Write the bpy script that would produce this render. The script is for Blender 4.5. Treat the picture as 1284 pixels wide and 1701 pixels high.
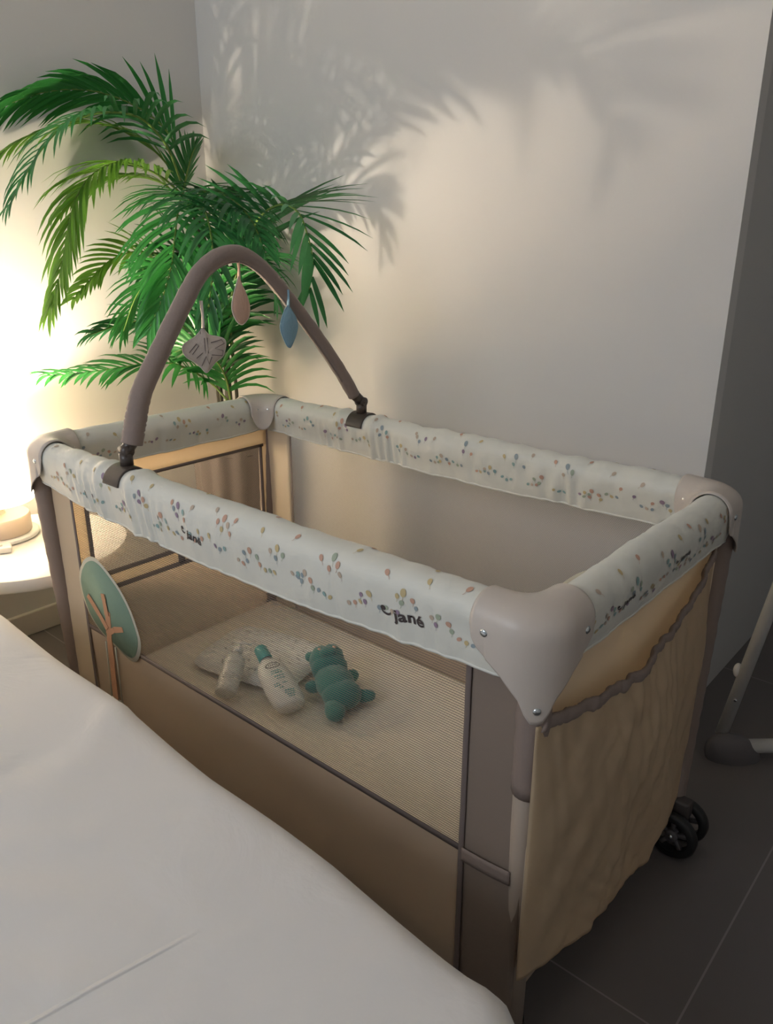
import bpy, bmesh, math, random
from mathutils import Vector, Matrix, noise
random.seed(7)
for o in list(bpy.data.objects): bpy.data.objects.remove(o)
SC = bpy.context.scene
COL = SC.collection

# ------------------------------------------------------------------ camera
cam_data = bpy.data.cameras.new('camera'); cam = bpy.data.objects.new('camera', cam_data); COL.objects.link(cam)
cam_data.sensor_fit = 'HORIZONTAL'; cam_data.sensor_width = 36; cam_data.lens = 36.396; cam_data.clip_start = .02
R_, U_, F_ = Vector((0.75488531, 0.65584924, 0.00315218)), Vector((-0.22293288, 0.25207075, 0.94168002)), Vector((-0.61680556, 0.71156314, -0.33649487))
cam.matrix_world = Matrix(((R_.x, U_.x, -F_.x, 1.64803), (R_.y, U_.y, -F_.y, -.74549), (R_.z, U_.z, -F_.z, 1.19532), (0, 0, 0, 1)))
SC.camera = cam
# ------------------------------------------------------------------ light and exposure
SC.view_settings.view_transform = 'Standard'; SC.view_settings.look = 'None'
SC.view_settings.gamma = 1; SC.view_settings.use_curve_mapping = False
SC.view_settings.exposure = 0.68
world = bpy.data.worlds.new('world'); SC.world = world; world.use_nodes = True
world.node_tree.nodes['Background'].inputs[0].default_value = (.80, .88, 1.0, 1)
world.node_tree.nodes['Background'].inputs[1].default_value = .16
def area(name, loc, target, size, power, color):
    l = bpy.data.lights.new(name, 'AREA'); l.shape = 'RECTANGLE'; l.size, l.size_y = size; l.energy = power; l.color = color
    o = bpy.data.objects.new(name, l); COL.objects.link(o); o.location = loc
    o.rotation_euler = (Vector(target) - Vector(loc)).to_track_quat('-Z', 'Y').to_euler()
    return o
area('added_fill', (0.5, -2.7, 2.2), (0.6, .3, .4), (1.6, 1.2), 21, (.86, .92, 1.0))  # added cool fill behind the camera, brightens the bed and cot interior
LAMP = Vector((-.43, .06, 0))
bl = bpy.data.lights.new('lamp_bulb', 'POINT'); bl.energy = 24; bl.color = (1, .87, .70); bl.shadow_soft_size = .02
blo = bpy.data.objects.new('lamp_bulb', bl); COL.objects.link(blo); blo.location = LAMP + Vector((0, 0, .635))
SHADE_EMIT = 19.0

# ------------------------------------------------------------------ materials
def mat(name, color, rough=.6, bump=0, scale=300, trans=0, sheen=0, coat=0, spec=.5, metal=0, vary=0, vscale=6, ridge=None):
    m = bpy.data.materials.new(name); m.use_nodes = True; nt = m.node_tree; N = nt.nodes; L = nt.links
    b = N['Principled BSDF']; b.inputs['Base Color'].default_value = (*color, 1); b.inputs['Roughness'].default_value = rough
    b.inputs['Specular IOR Level'].default_value = spec; b.inputs['Metallic'].default_value = metal
    b.inputs['Sheen Weight'].default_value = sheen; b.inputs['Coat Weight'].default_value = coat
    tc = N.new('ShaderNodeTexCoord')
    if vary:
        nz = N.new('ShaderNodeTexNoise'); nz.inputs['Scale'].default_value = vscale; nz.inputs['Detail'].default_value = 4
        L.new(tc.outputs['Object'], nz.inputs['Vector'])
        mp = N.new('ShaderNodeMapRange'); mp.inputs['To Min'].default_value = 1 - vary; mp.inputs['To Max'].default_value = 1 + vary
        mx = N.new('ShaderNodeVectorMath'); mx.operation = 'SCALE'; mx.inputs[0].default_value = color
        L.new(nz.outputs['Fac'], mp.inputs['Value']); L.new(mp.outputs[0], mx.inputs['Scale']); L.new(mx.outputs[0], b.inputs['Base Color'])
    if bump:
        n2 = N.new('ShaderNodeTexNoise'); n2.inputs['Scale'].default_value = scale; n2.inputs['Detail'].default_value = 3
        L.new(tc.outputs['Object'], n2.inputs['Vector'])
        bp = N.new('ShaderNodeBump'); bp.inputs['Strength'].default_value = bump; bp.inputs['Distance'].default_value = .002
        L.new(n2.outputs['Fac'], bp.inputs['Height']); L.new(bp.outputs[0], b.inputs['Normal'])
    if ridge:
        sc_, dist_, st_ = ridge; mp2 = N.new('ShaderNodeMapping'); mp2.inputs['Scale'].default_value = st_; L.new(tc.outputs['Object'], mp2.inputs[0])
        r_ = N.new('ShaderNodeTexNoise'); r_.noise_type = 'RIDGED_MULTIFRACTAL'; r_.inputs['Scale'].default_value = sc_; r_.inputs['Detail'].default_value = 2.5; r_.inputs['Distortion'].default_value = .35; r_.inputs['Gain'].default_value = 2
        L.new(mp2.outputs[0], r_.inputs['Vector']); b2 = N.new('ShaderNodeBump'); b2.inputs['Strength'].default_value = 1; b2.inputs['Distance'].default_value = dist_
        L.new(r_.outputs['Fac'], b2.inputs['Height'])
        if bump: L.new(bp.outputs[0], b2.inputs['Normal'])
        L.new(b2.outputs[0], b.inputs['Normal'])
    if trans:
        t = N.new('ShaderNodeBsdfTranslucent'); t.inputs[0].default_value = (*color, 1)
        ms = N.new('ShaderNodeMixShader'); ms.inputs[0].default_value = trans
        out = N['Material Output']; L.new(b.outputs[0], ms.inputs[1]); L.new(t.outputs[0], ms.inputs[2]); L.new(ms.outputs[0], out.inputs[0])
    return m
def net_mat(name, color, axis, period, thr, width=.28, hz=1.0):
    """woven net: little holes between threads, really open"""
    m = bpy.data.materials.new(name); m.use_nodes = True; nt = m.node_tree; N = nt.nodes; L = nt.links
    b = N['Principled BSDF']; b.inputs['Base Color'].default_value = (*color, 1); b.inputs['Roughness'].default_value = .7
    tc = N.new('ShaderNodeTexCoord'); sp = N.new('ShaderNodeSeparateXYZ'); L.new(tc.outputs['Object'], sp.inputs[0])
    def math_(op, a, b_=None):
        n = N.new('ShaderNodeMath'); n.operation = op
        for i, v in enumerate((a, b_)):
            if v is None: continue
            if isinstance(v, (int, float)): n.inputs[i].default_value = v
            else: L.new(v, n.inputs[i])
        return n.outputs[0]
    u, v = sp.outputs[axis], sp.outputs[2]; k = 2 * math.pi / period
    a = math_('COSINE', math_('MULTIPLY', v, k * 1.155))
    p1 = math_('MULTIPLY', u, k); p2 = math_('MULTIPLY', v, k * .577)
    h = math_('ADD', math_('MULTIPLY', a, 2 - hz), math_('MULTIPLY', math_('ADD', math_('COSINE', math_('ADD', p1, p2)), math_('COSINE', math_('SUBTRACT', p1, p2))), hz))
    mr = N.new('ShaderNodeMapRange'); mr.inputs['From Min'].default_value = thr - width; mr.inputs['From Max'].default_value = thr + width
    L.new(h, mr.inputs['Value'])
    tr = N.new('ShaderNodeBsdfTransparent'); tl = N.new('ShaderNodeBsdfTranslucent'); tl.inputs[0].default_value = (*color, 1)
    m0 = N.new('ShaderNodeMixShader'); m0.inputs[0].default_value = .3; L.new(b.outputs[0], m0.inputs[1]); L.new(tl.outputs[0], m0.inputs[2])
    ms = N.new('ShaderNodeMixShader'); L.new(mr.outputs[0], ms.inputs[0]); L.new(m0.outputs[0], ms.inputs[1]); L.new(tr.outputs[0], ms.inputs[2])
    L.new(ms.outputs[0], N['Material Output'].inputs[0])
    return m
M = {}
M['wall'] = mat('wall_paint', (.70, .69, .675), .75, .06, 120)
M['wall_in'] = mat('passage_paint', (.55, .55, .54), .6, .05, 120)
M['base'] = mat('baseboard_paint', (.74, .70, .64), .45)
M['rail'] = mat('rail_fabric', (.70, .70, .64), .48, .25, 60, sheen=.2, ridge=(13, .0022, (1, 1, 1)))
for n, c in dict(b_orange=(.56, .34, .25), b_slate=(.28, .34, .37), b_plum=(.30, .22, .30), b_sage=(.36, .42, .32), b_mustard=(.56, .45, .24), b_teal=(.27, .41, .40), b_tan=(.52, .42, .33), b_dark=(.06, .045, .045)).items():
    M[n] = mat(n, c, .6)
M['cap'] = mat('cap_plastic', (.57, .51, .46), .38, .04, 500)
M['leg'] = mat('leg_sleeve_fabric', (.25, .195, .17), .7, .3, 180, ridge=(16, .0015, (1, 1, 1)))
M['tube'] = mat('leg_tube_paint', (.40, .33, .27), .45)
M['taupe'] = mat('taupe_fabric', (.66, .55, .43), .62, .3, 90, trans=.4, vary=.06, ridge=(5, .0025, (1.6, 1, .7)))
M['inner'] = mat('inner_end_fabric', (.78, .69, .60), .7, .2, 90, trans=.6)
M['band'] = mat('band_fabric', (.28, .22, .18), .7, .3, 90, trans=.15)
M['beige'] = mat('beige_fabric', (.80, .71, .58), .7, .2, 90, trans=.5)
M['trim'] = mat('dark_piping', (.17, .135, .125), .7)
M['pocket'] = mat('pocket_fabric', (.62, .49, .33), .6, .4, 40, trans=.3, vary=.10, vscale=7, ridge=(6, .010, (1, 1, .6)))
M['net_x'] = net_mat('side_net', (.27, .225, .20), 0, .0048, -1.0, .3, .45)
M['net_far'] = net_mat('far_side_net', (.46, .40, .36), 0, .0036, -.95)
M['net_y'] = net_mat('end_net', (.50, .42, .35), 1, .0036, -.8)
M['arch'] = mat('arch_sleeve', (.27, .21, .185), .8, .3, 200, sheen=.2, ridge=(24, .0018, (1, 1, 1)))
M['clamp'] = mat('clamp_plastic', (.065, .05, .042), .35)
M['steel'] = mat('steel', (.6, .65, .68), .22, metal=1)
M['bed'] = mat('bed_linen', (.73, .72, .715), .8, .12, 14, sheen=.1)
nt = M['bed'].node_tree; N = nt.nodes; L = nt.links
tc = [n for n in N if n.type == 'TEX_COORD'][0]; oldb = [n for n in N if n.type == 'BUMP'][0]
oldb.inputs['Strength'].default_value = .35; oldb.inputs['Distance'].default_value = .01
nz = [n for n in N if n.type == 'TEX_NOISE'][0]; nz.inputs['Scale'].default_value = 7; nz.inputs['Detail'].default_value = 5; nz.inputs['Distortion'].default_value = 1.2
def crease(prev, p, q_, w, dist):
    p = Vector(p); q_ = Vector(q_); d = (q_ - p).normalized(); n = Vector((-d.y, d.x, 0))
    s = N.new('ShaderNodeVectorMath'); s.operation = 'SUBTRACT'; s.inputs[1].default_value = (*p, 0) if len(p) == 2 else p; L.new(tc.outputs['Object'], s.inputs[0])
    def dot(v):
        k = N.new('ShaderNodeVectorMath'); k.operation = 'DOT_PRODUCT'; k.inputs[1].default_value = v; L.new(s.outputs[0], k.inputs[0]); return k.outputs['Value']
    a = N.new('ShaderNodeMath'); a.operation = 'ABSOLUTE'; L.new(dot(n), a.inputs[0])
    m1 = N.new('ShaderNodeMapRange'); m1.interpolation_type = 'SMOOTHSTEP'; m1.inputs['From Min'].default_value = 0; m1.inputs['From Max'].default_value = w; m1.inputs['To Min'].default_value = 1; m1.inputs['To Max'].default_value = 0; L.new(a.outputs[0], m1.inputs['Value'])
    m2 = N.new('ShaderNodeMapRange'); m2.interpolation_type = 'SMOOTHSTEP'; ln = (q_ - p).length; m2.inputs['From Min'].default_value = ln; m2.inputs['From Max'].default_value = ln * .7; L.new(dot(d), m2.inputs['Value'])
    mm = N.new('ShaderNodeMath'); mm.operation = 'MULTIPLY'; L.new(m1.outputs[0], mm.inputs[0]); L.new(m2.outputs[0], mm.inputs[1])
    bp = N.new('ShaderNodeBump'); bp.inputs['Strength'].default_value = 1; bp.inputs['Distance'].default_value = dist; L.new(mm.outputs[0], bp.inputs['Height']); L.new(prev.outputs[0], bp.inputs['Normal']); L.new(bp.outputs[0], N['Principled BSDF'].inputs['Normal']); return bp
BED = Vector((.4, -1.0, 0))
c1 = crease(oldb, Vector((1.04, -.63, .5)) - BED, Vector((1.090, -.385, .5)) - BED, .0045, .002)
c1 = crease(c1, Vector((.55, -.62, .5)) - BED, Vector((.40, -.42, .5)) - BED, .03, .006)
c1 = crease(c1, Vector((.80, -.80, .5)) - BED, Vector((.62, -.36, .5)) - BED, .04, .006)
M['table'] = mat('table_lacquer', (.74, .72, .69), .4)
M['wood'] = mat('beech_wood', (.42, .2, .09), .5, .1, 60, vary=.15, vscale=30)
M['cream'] = mat('lamp_base', (.66, .55, .44), .4)
M['glass'] = mat('glass', (.8, .8, .78), .1, coat=.6)
M['white'] = mat('white_plastic', (.80, .78, .75), .35)
M['black'] = mat('black_rubber', (.012, .012, .012), .5)
M['grey'] = mat('grey_plastic', (.13, .12, .125), .55)
M['brak'] = mat('bracket_plastic', (.055, .045, .042), .5)
M['red'] = mat('red_plastic', (.22, .03, .03), .5)
M['white_metal'] = mat('white_metal', (.62, .62, .60), .35)
M['mattress'] = mat('mattress_fabric', (.86, .78, .66), .8, .25, 200)
M['green'] = mat('patch_green', (.23, .34, .26), .75, .3, 300)
M['greenrim'] = mat('patch_rim', (.62, .60, .50), .7)
M['ptrunk'] = mat('patch_trunk', (.55, .30, .18), .75)
M['stitch'] = mat('stitching', (.10, .08, .08), .7)
M['t_white'] = mat('toy_leaf_cloth', (.62, .55, .50), .85, .3, 300)
M['t_pink'] = mat('toy_drop_cloth', (.66, .45, .35), .85, .3, 300)
M['t_blue'] = mat('toy_blue_cloth', (.24, .41, .52), .85, .3, 300)
M['t_rim'] = mat('toy_edge_cloth', (.70, .66, .62), .85)
M['teal'] = mat('teal_plush', (.02, .20, .18), .95, .8, 260, sheen=.5)
M['tealcap'] = mat('teal_cap', (.05, .34, .33), .4)
M['lotion'] = mat('bottle_plastic', (.78, .76, .70), .35, coat=.2)
M['clear'] = mat('frosted_bottle_plastic', (.70, .68, .62), .3)
M['pillow'] = mat('pillow_cloth', (.90, .87, .82), .85, .3, 80)
M['print'] = mat('pillow_print', (.42, .40, .36), .85)
M['pot'] = mat('pot_cloth', (.15, .125, .115), .85, .3, 120)
M['soil'] = mat('soil', (.06, .045, .035), .95, .8, 200)
M['trunk'] = mat('palm_stem', (.055, .05, .03), .6, .5, 80, vary=.3, vscale=40)
M['leaf0'] = mat('palm_leaf', (.03, .16, .05), .3, .1, 60, trans=.3, vary=.35, vscale=9)
M['leaf1'] = mat('palm_leaf_yellowish', (.13, .29, .035), .3, .1, 60, trans=.35, vary=.3, vscale=9)
M['leaf2'] = mat('palm_leaf_bright', (.04, .23, .05), .3, .1, 60, trans=.35, vary=.35, vscale=9)
M['rachis'] = mat('palm_rachis', (.15, .25, .05), .5)
# lit lamp shade
m = bpy.data.materials.new('lit_shade'); m.use_nodes = True; b = m.node_tree.nodes['Principled BSDF']
b.inputs['Base Color'].default_value = (.85, .78, .65, 1); b.inputs['Roughness'].default_value = .8
b.inputs['Emission Color'].default_value = (1, .74, .45, 1); b.inputs['Emission Strength'].default_value = SHADE_EMIT; M['shade'] = m
# floor tiles
m = bpy.data.materials.new('floor_tiles'); m.use_nodes = True; N = m.node_tree.nodes; L = m.node_tree.links; b = N['Principled BSDF']
tc = N.new('ShaderNodeTexCoord'); mp = N.new('ShaderNodeMapping'); mp.inputs['Location'].default_value = (-(1.409 - 1.6) , -(.216 - 1.2), 0)
br = N.new('ShaderNodeTexBrick'); br.offset = 0; br.inputs['Scale'].default_value = 1
br.inputs['Brick Width'].default_value = .8; br.inputs['Row Height'].default_value = 1.2; br.inputs['Mortar Size'].default_value = .0018; br.inputs['Mortar Smooth'].default_value = .1
br.inputs['Color1'].default_value = (.15, .135, .132, 1); br.inputs['Color2'].default_value = (.156, .14, .137, 1); br.inputs['Mortar'].default_value = (.27, .25, .24, 1)
nz = N.new('ShaderNodeTexNoise'); nz.inputs['Scale'].default_value = 3; mr = N.new('ShaderNodeMapRange'); mr.inputs['To Min'].default_value = .3; mr.inputs['To Max'].default_value = .5
L.new(tc.outputs['Object'], mp.inputs[0]); L.new(mp.outputs[0], br.inputs['Vector']); L.new(br.outputs['Color'], b.inputs['Base Color'])
L.new(tc.outputs['Object'], nz.inputs['Vector']); L.new(nz.outputs['Fac'], mr.inputs['Value']); L.new(mr.outputs[0], b.inputs['Roughness'])
M['floor'] = m

# ------------------------------------------------------------------ mesh helpers
class MB:
    def __init__(s): s.v = []; s.f = []; s.m = []; s.mi = 0
    def add(s, vs, fs):
        o = len(s.v); s.v += [tuple(v) for v in vs]; s.f += [tuple(i + o for i in f) for f in fs]; s.m += [s.mi] * len(fs); return s
    def grid(s, fn, nu, nv, cu=False, cv=False):
        vs = [fn(i / (nu if cu else nu - 1), j / (nv if cv else nv - 1)) for i in range(nu) for j in range(nv)]; fs = []
        for i in range(nu if cu else nu - 1):
            for j in range(nv if cv else nv - 1):
                a, b_ = i, (i + 1) % nu; c, d = j, (j + 1) % nv
                fs.append((a * nv + c, b_ * nv + c, b_ * nv + d, a * nv + d))
        return s.add(vs, fs)
    def tube(s, path, r, n=12, caps=True, flat=None):
        P = [Vector(p) for p in path]; rr = r if callable(r) else (lambda t: r); k = len(P)
        T = [(P[min(i + 1, k - 1)] - P[max(i - 1, 0)]).normalized() for i in range(k)]
        up = Vector((0, 0, 1)) if abs(T[0].z) < .9 else Vector((1, 0, 0)); X = T[0].cross(up).normalized(); vs = []
        for i in range(k):
            X = (X - T[i] * X.dot(T[i])).normalized(); Yv = T[i].cross(X); q = rr(i / (k - 1))
            fx, fy = flat if flat else (1, 1)
            for j in range(n):
                a = 2 * math.pi * j / n; vs.append(P[i] + X * math.cos(a) * q * fx + Yv * math.sin(a) * q * fy)
        fs = [(i * n + j, (i + 1) * n + j, (i + 1) * n + (j + 1) % n, i * n + (j + 1) % n) for i in range(k - 1) for j in range(n)]
        if caps: fs += [tuple(range(n))[::-1], tuple((k - 1) * n + j for j in range(n))]
        return s.add(vs, fs)
    def lathe(s, prof, c, n=40, axis=None):
        c = Vector(c); Q = Vector(axis).to_track_quat('Z', 'Y') if axis else None; vs = []
        for r, z in prof:
            for j in range(n):
                a = 2 * math.pi * j / n; p = Vector((r * math.cos(a), r * math.sin(a), z)); vs.append(c + (Q @ p if Q else p))
        k = len(prof)
        return s.add(vs, [(i * n + j, i * n + (j + 1) % n, (i + 1) * n + (j + 1) % n, (i + 1) * n + j) for i in range(k - 1) for j in range(n)])
    def box(s, c, d, q=None):
        c = Vector(c); vs = []
        for x in (-.5, .5):
            for y in (-.5, .5):
                for z in (-.5, .5):
                    p = Vector((x * d[0], y * d[1], z * d[2])); vs.append(c + (q @ p if q else p))
        return s.add(vs, [(0, 1, 3, 2), (4, 6, 7, 5), (0, 4, 5, 1), (2, 3, 7, 6), (0, 2, 6, 4), (1, 5, 7, 3)])
    def prism(s, pts, off):
        n = len(pts); off = Vector(off); vs = [Vector(p) for p in pts] + [Vector(p) + off for p in pts]
        return s.add(vs, [tuple(range(n))[::-1], tuple(range(n, 2 * n))] + [(i, (i + 1) % n, (i + 1) % n + n, i + n) for i in range(n)])
    def ball(s, c, d, q=None, n=20):
        c = Vector(c)
        def fn(u, v):
            a = 2 * math.pi * u; e = math.pi * (v * .996 + .002 - .5)
            p = Vector((math.cos(a) * math.cos(e) * d[0], math.sin(a) * math.cos(e) * d[1], math.sin(e) * d[2])); return c + (q @ p if q else p)
        return s.grid(fn, n, n // 2 + 3, cu=True)
    def build(s, name, mats, root=None, origin=None, smooth=True, bevel=0, solid=0, sub=0, angle=None):
        if isinstance(mats, str): mats = [mats]
        org = Vector(origin) if origin is not None else (base(root) if root else Vector((0, 0, 0)))
        me = bpy.data.meshes.new(name); me.from_pydata([tuple(Vector(v) - org) for v in s.v], [], s.f)
        for k in mats: me.materials.append(M[k])
        for p, k in zip(me.polygons, s.m): p.material_index = k
        bm = bmesh.new(); bm.from_mesh(me); bmesh.ops.recalc_face_normals(bm, faces=bm.faces); bm.to_mesh(me); bm.free()
        for p in me.polygons: p.use_smooth = smooth
        if smooth and angle: me.set_sharp_from_angle(angle=math.radians(angle))
        o = bpy.data.objects.new(name, me); COL.objects.link(o)
        if root: o.parent = root
        else: o.location = org
        if solid: md = o.modifiers.new('solid', 'SOLIDIFY'); md.thickness = solid; md.offset = 0
        if bevel: md = o.modifiers.new('bevel', 'BEVEL'); md.width = bevel; md.segments = 3; md.limit_method = 'ANGLE'; md.angle_limit = .6
        if sub: md = o.modifiers.new('sub', 'SUBSURF'); md.levels = sub; md.render_levels = sub
        return o
def base(o):
    while o.parent: o = o.parent
    return Vector(o.location)
def tag(o, label, cat, group=None):
    o['label'] = label; o['category'] = cat
    if group: o['group'] = group
    return o
def thing(name, loc, label, cat, group=None):
    o = bpy.data.objects.new(name, None); COL.objects.link(o); o.location = loc; o.empty_display_size = .05
    return tag(o, label, cat, group)
def struct(o): o['kind'] = 'structure'; return o
def spline(P, n):
    P = [Vector(p) for p in P]; out = []; k = len(P) - 1
    for i in range(n):
        t = i / (n - 1) * k; a = min(int(t), k - 1); f = t - a
        p0 = P[a - 1] if a > 0 else 2 * P[0] - P[1]; p1 = P[a]; p2 = P[a + 1]; p3 = P[a + 2] if a + 2 <= k else 2 * P[k] - P[k - 1]
        out.append(.5 * ((2 * p1) + (p2 - p0) * f + (2 * p0 - 5 * p1 + 4 * p2 - p3) * f * f + (3 * p1 - p0 - 3 * p2 + p3) * f ** 3))
    return out
def interp(tab, x):
    if x <= tab[0][0]: return tab[0][1]
    for (a, b_), (c, d) in zip(tab, tab[1:]):
        if x <= c: return b_ + (d - b_) * (x - a) / (c - a)
    return tab[-1][1]
def smooth(t): t = max(0, min(1, t)); return t * t * (3 - 2 * t)
nse = lambda x, y=0, z=0: noise.noise(Vector((x, y, z)))

# ================================================================== the room
XL, YB, XR = -.64, .98, 1.09
def slab(name, lo, hi, m_, bevel=0):
    c = [(a + b_) / 2 for a, b_ in zip(lo, hi)]; d = [b_ - a for a, b_ in zip(lo, hi)]
    return struct(MB().box(c, d).build(name, m_, origin=(c[0], c[1], lo[2]), smooth=False, bevel=bevel))
fl = struct(MB().box((.6, -.9, -.05), (6.5, 6.6, .1)).build('floor', 'floor', origin=(0, 0, 0), smooth=False))
slab('wall_left', (XL - .12, -3.9, 0), (XL, YB + .12, 2.5), 'wall')
slab('wall_back', (XL, YB, 0), (XR, YB + .045, 2.5), 'wall')
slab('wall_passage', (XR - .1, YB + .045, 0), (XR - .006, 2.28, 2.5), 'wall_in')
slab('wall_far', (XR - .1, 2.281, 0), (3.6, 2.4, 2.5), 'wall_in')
slab('wall_right', (2.55, -3.9, 0), (2.67, 2.28, 2.5), 'wall')
slab('ceiling', (XL - .12, -3.9, 2.5), (3.6, 2.4, 2.6), 'wall')
slab('baseboard_left', (XL, -3.9, 0), (XL + .015, YB, .075), 'base', .004)
slab('baseboard_back', (XL + .015, YB - .015, 0), (XR, YB, .075), 'base', .004)
# ================================================================== bed
bed = thing('bed', (.4, -1.0, 0), 'wide bed under a plain white sheet along the front of the travel cot', 'bed')
def rounded_outline(x0, x1, y0, y1, r, n):
    pts = []
    def arc(cx, cy, a0):
        for i in range(n + 1):
            a = a0 + math.pi / 2 * i / n; pts.append((cx + r * math.cos(a), cy + r * math.sin(a)))
    arc(x1 - r, y1 - r, 0); arc(x0 + r, y1 - r, math.pi / 2); arc(x0 + r, y0 + r, math.pi); arc(x1 - r, y0 + r, 1.5 * math.pi)
    out = []
    for i in range(len(pts)):
        a, b_ = pts[i], pts[(i + 1) % len(pts)]; d = math.dist(a, b_); k = max(1, int(d / .03))
        for j in range(k): out.append((a[0] + (b_[0] - a[0]) * j / k, a[1] + (b_[1] - a[1]) * j / k))
    return out
def bed_cover():
    x0, x1, y0, y1, r = -.61, 1.435, -1.75, -.175, .10
    E_ = [(-.6, -.222), (.23, -.226), (.58, -.227), (.81, -.240), (.88, -.245), (1.12, -.250), (1.23, -.260), (1.32, -.268), (1.37, -.262), (1.43, -.275)]
    ol = rounded_outline(x0, x1, y0, y1, r, 8); cx, cy = .4, -.95; mb = MB(); R = .045; H = .5
    ks = [0.02, .1, .2, .3, .4, .5, .6, .68, .75, .8, .84, .88, .91, .935, .955, .97, .982, .991, .997, 1]
    zs = [-.05, -.1, -.17, -.25, -.34, -.42]
    def sdf(x, y):
        y = y - (interp(E_, x) + .029 - y1) * smooth((y + .9) / .7)
        qx = abs(x - (x0 + x1) / 2) - (x1 - x0) / 2 + r; qy = abs(y - (y0 + y1) / 2) - (y1 - y0) / 2 + r
        return math.hypot(max(qx, 0), max(qy, 0)) + min(max(qx, qy), 0) - r - (0)
    ol = [(x, y + (interp(E_, x) + .029 - y1) * smooth((y + .9) / .7)) for x, y in ol]
    n = len(ol)
    def fn(u, v):
        i = round(u * n) % n; k = round(v * (len(ks) + len(zs) - 1)); ox, oy = ol[i]
        if k < len(ks):
            x, y = cx + (ox - cx) * ks[k], cy + (oy - cy) * ks[k]; d = min(0, sdf(x, y)); z = H
            if -d < R: z = H - R + math.sqrt(max(0, R * R - (R + d) ** 2))
            z += .004 * nse(x * 2.2, y * 3.1) + .0025 * nse(x * 7 + y * 5, y * 3 - x * 2, 3)
            for (a, b_, c, w, hgt) in ((.5, .42, -.72, .012, .005), (.3, .8, -.9, .010, .004)):
                e = a * (x - .9) + b_ * (y + .5) - .02 * math.sin(6 * x); z += hgt * math.exp(-(e / w) ** 2) * smooth((x + .2) * 2)
            yy = .012 * nse(x * 3.0, 5) * smooth((y + .6) * 2)
            return (x, y + yy, z)
        dz = zs[k - len(ks)]; wob = .010 * nse(ox * 6, oy * 6, dz * 2) * smooth(-dz * 4)
        g = Vector((ox - cx, oy - cy)).normalized()
        return (ox + g.x * wob, oy + g.y * wob + .012 * nse(ox * 3.0, 5) * smooth((oy + .6) * 2), H - R + dz + .0)
    mb.grid(fn, n, len(ks) + len(zs), cu=True)
    mb.add([fn(i / n, 0) for i in range(n)], [tuple(range(n))])
    return mb
bed_cover().build('sheet', 'bed', bed)
for x in (-.5, 1.25):
    for y in (-1.6, -.3): MB().tube([(x, y, 0), (x, y, .1)], .025).build('leg', 'wood', bed)
MB().box((.4, -.96, .2), (1.94, 1.5, .22)).build('bed_base', 'bed', bed, bevel=.02)

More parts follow.
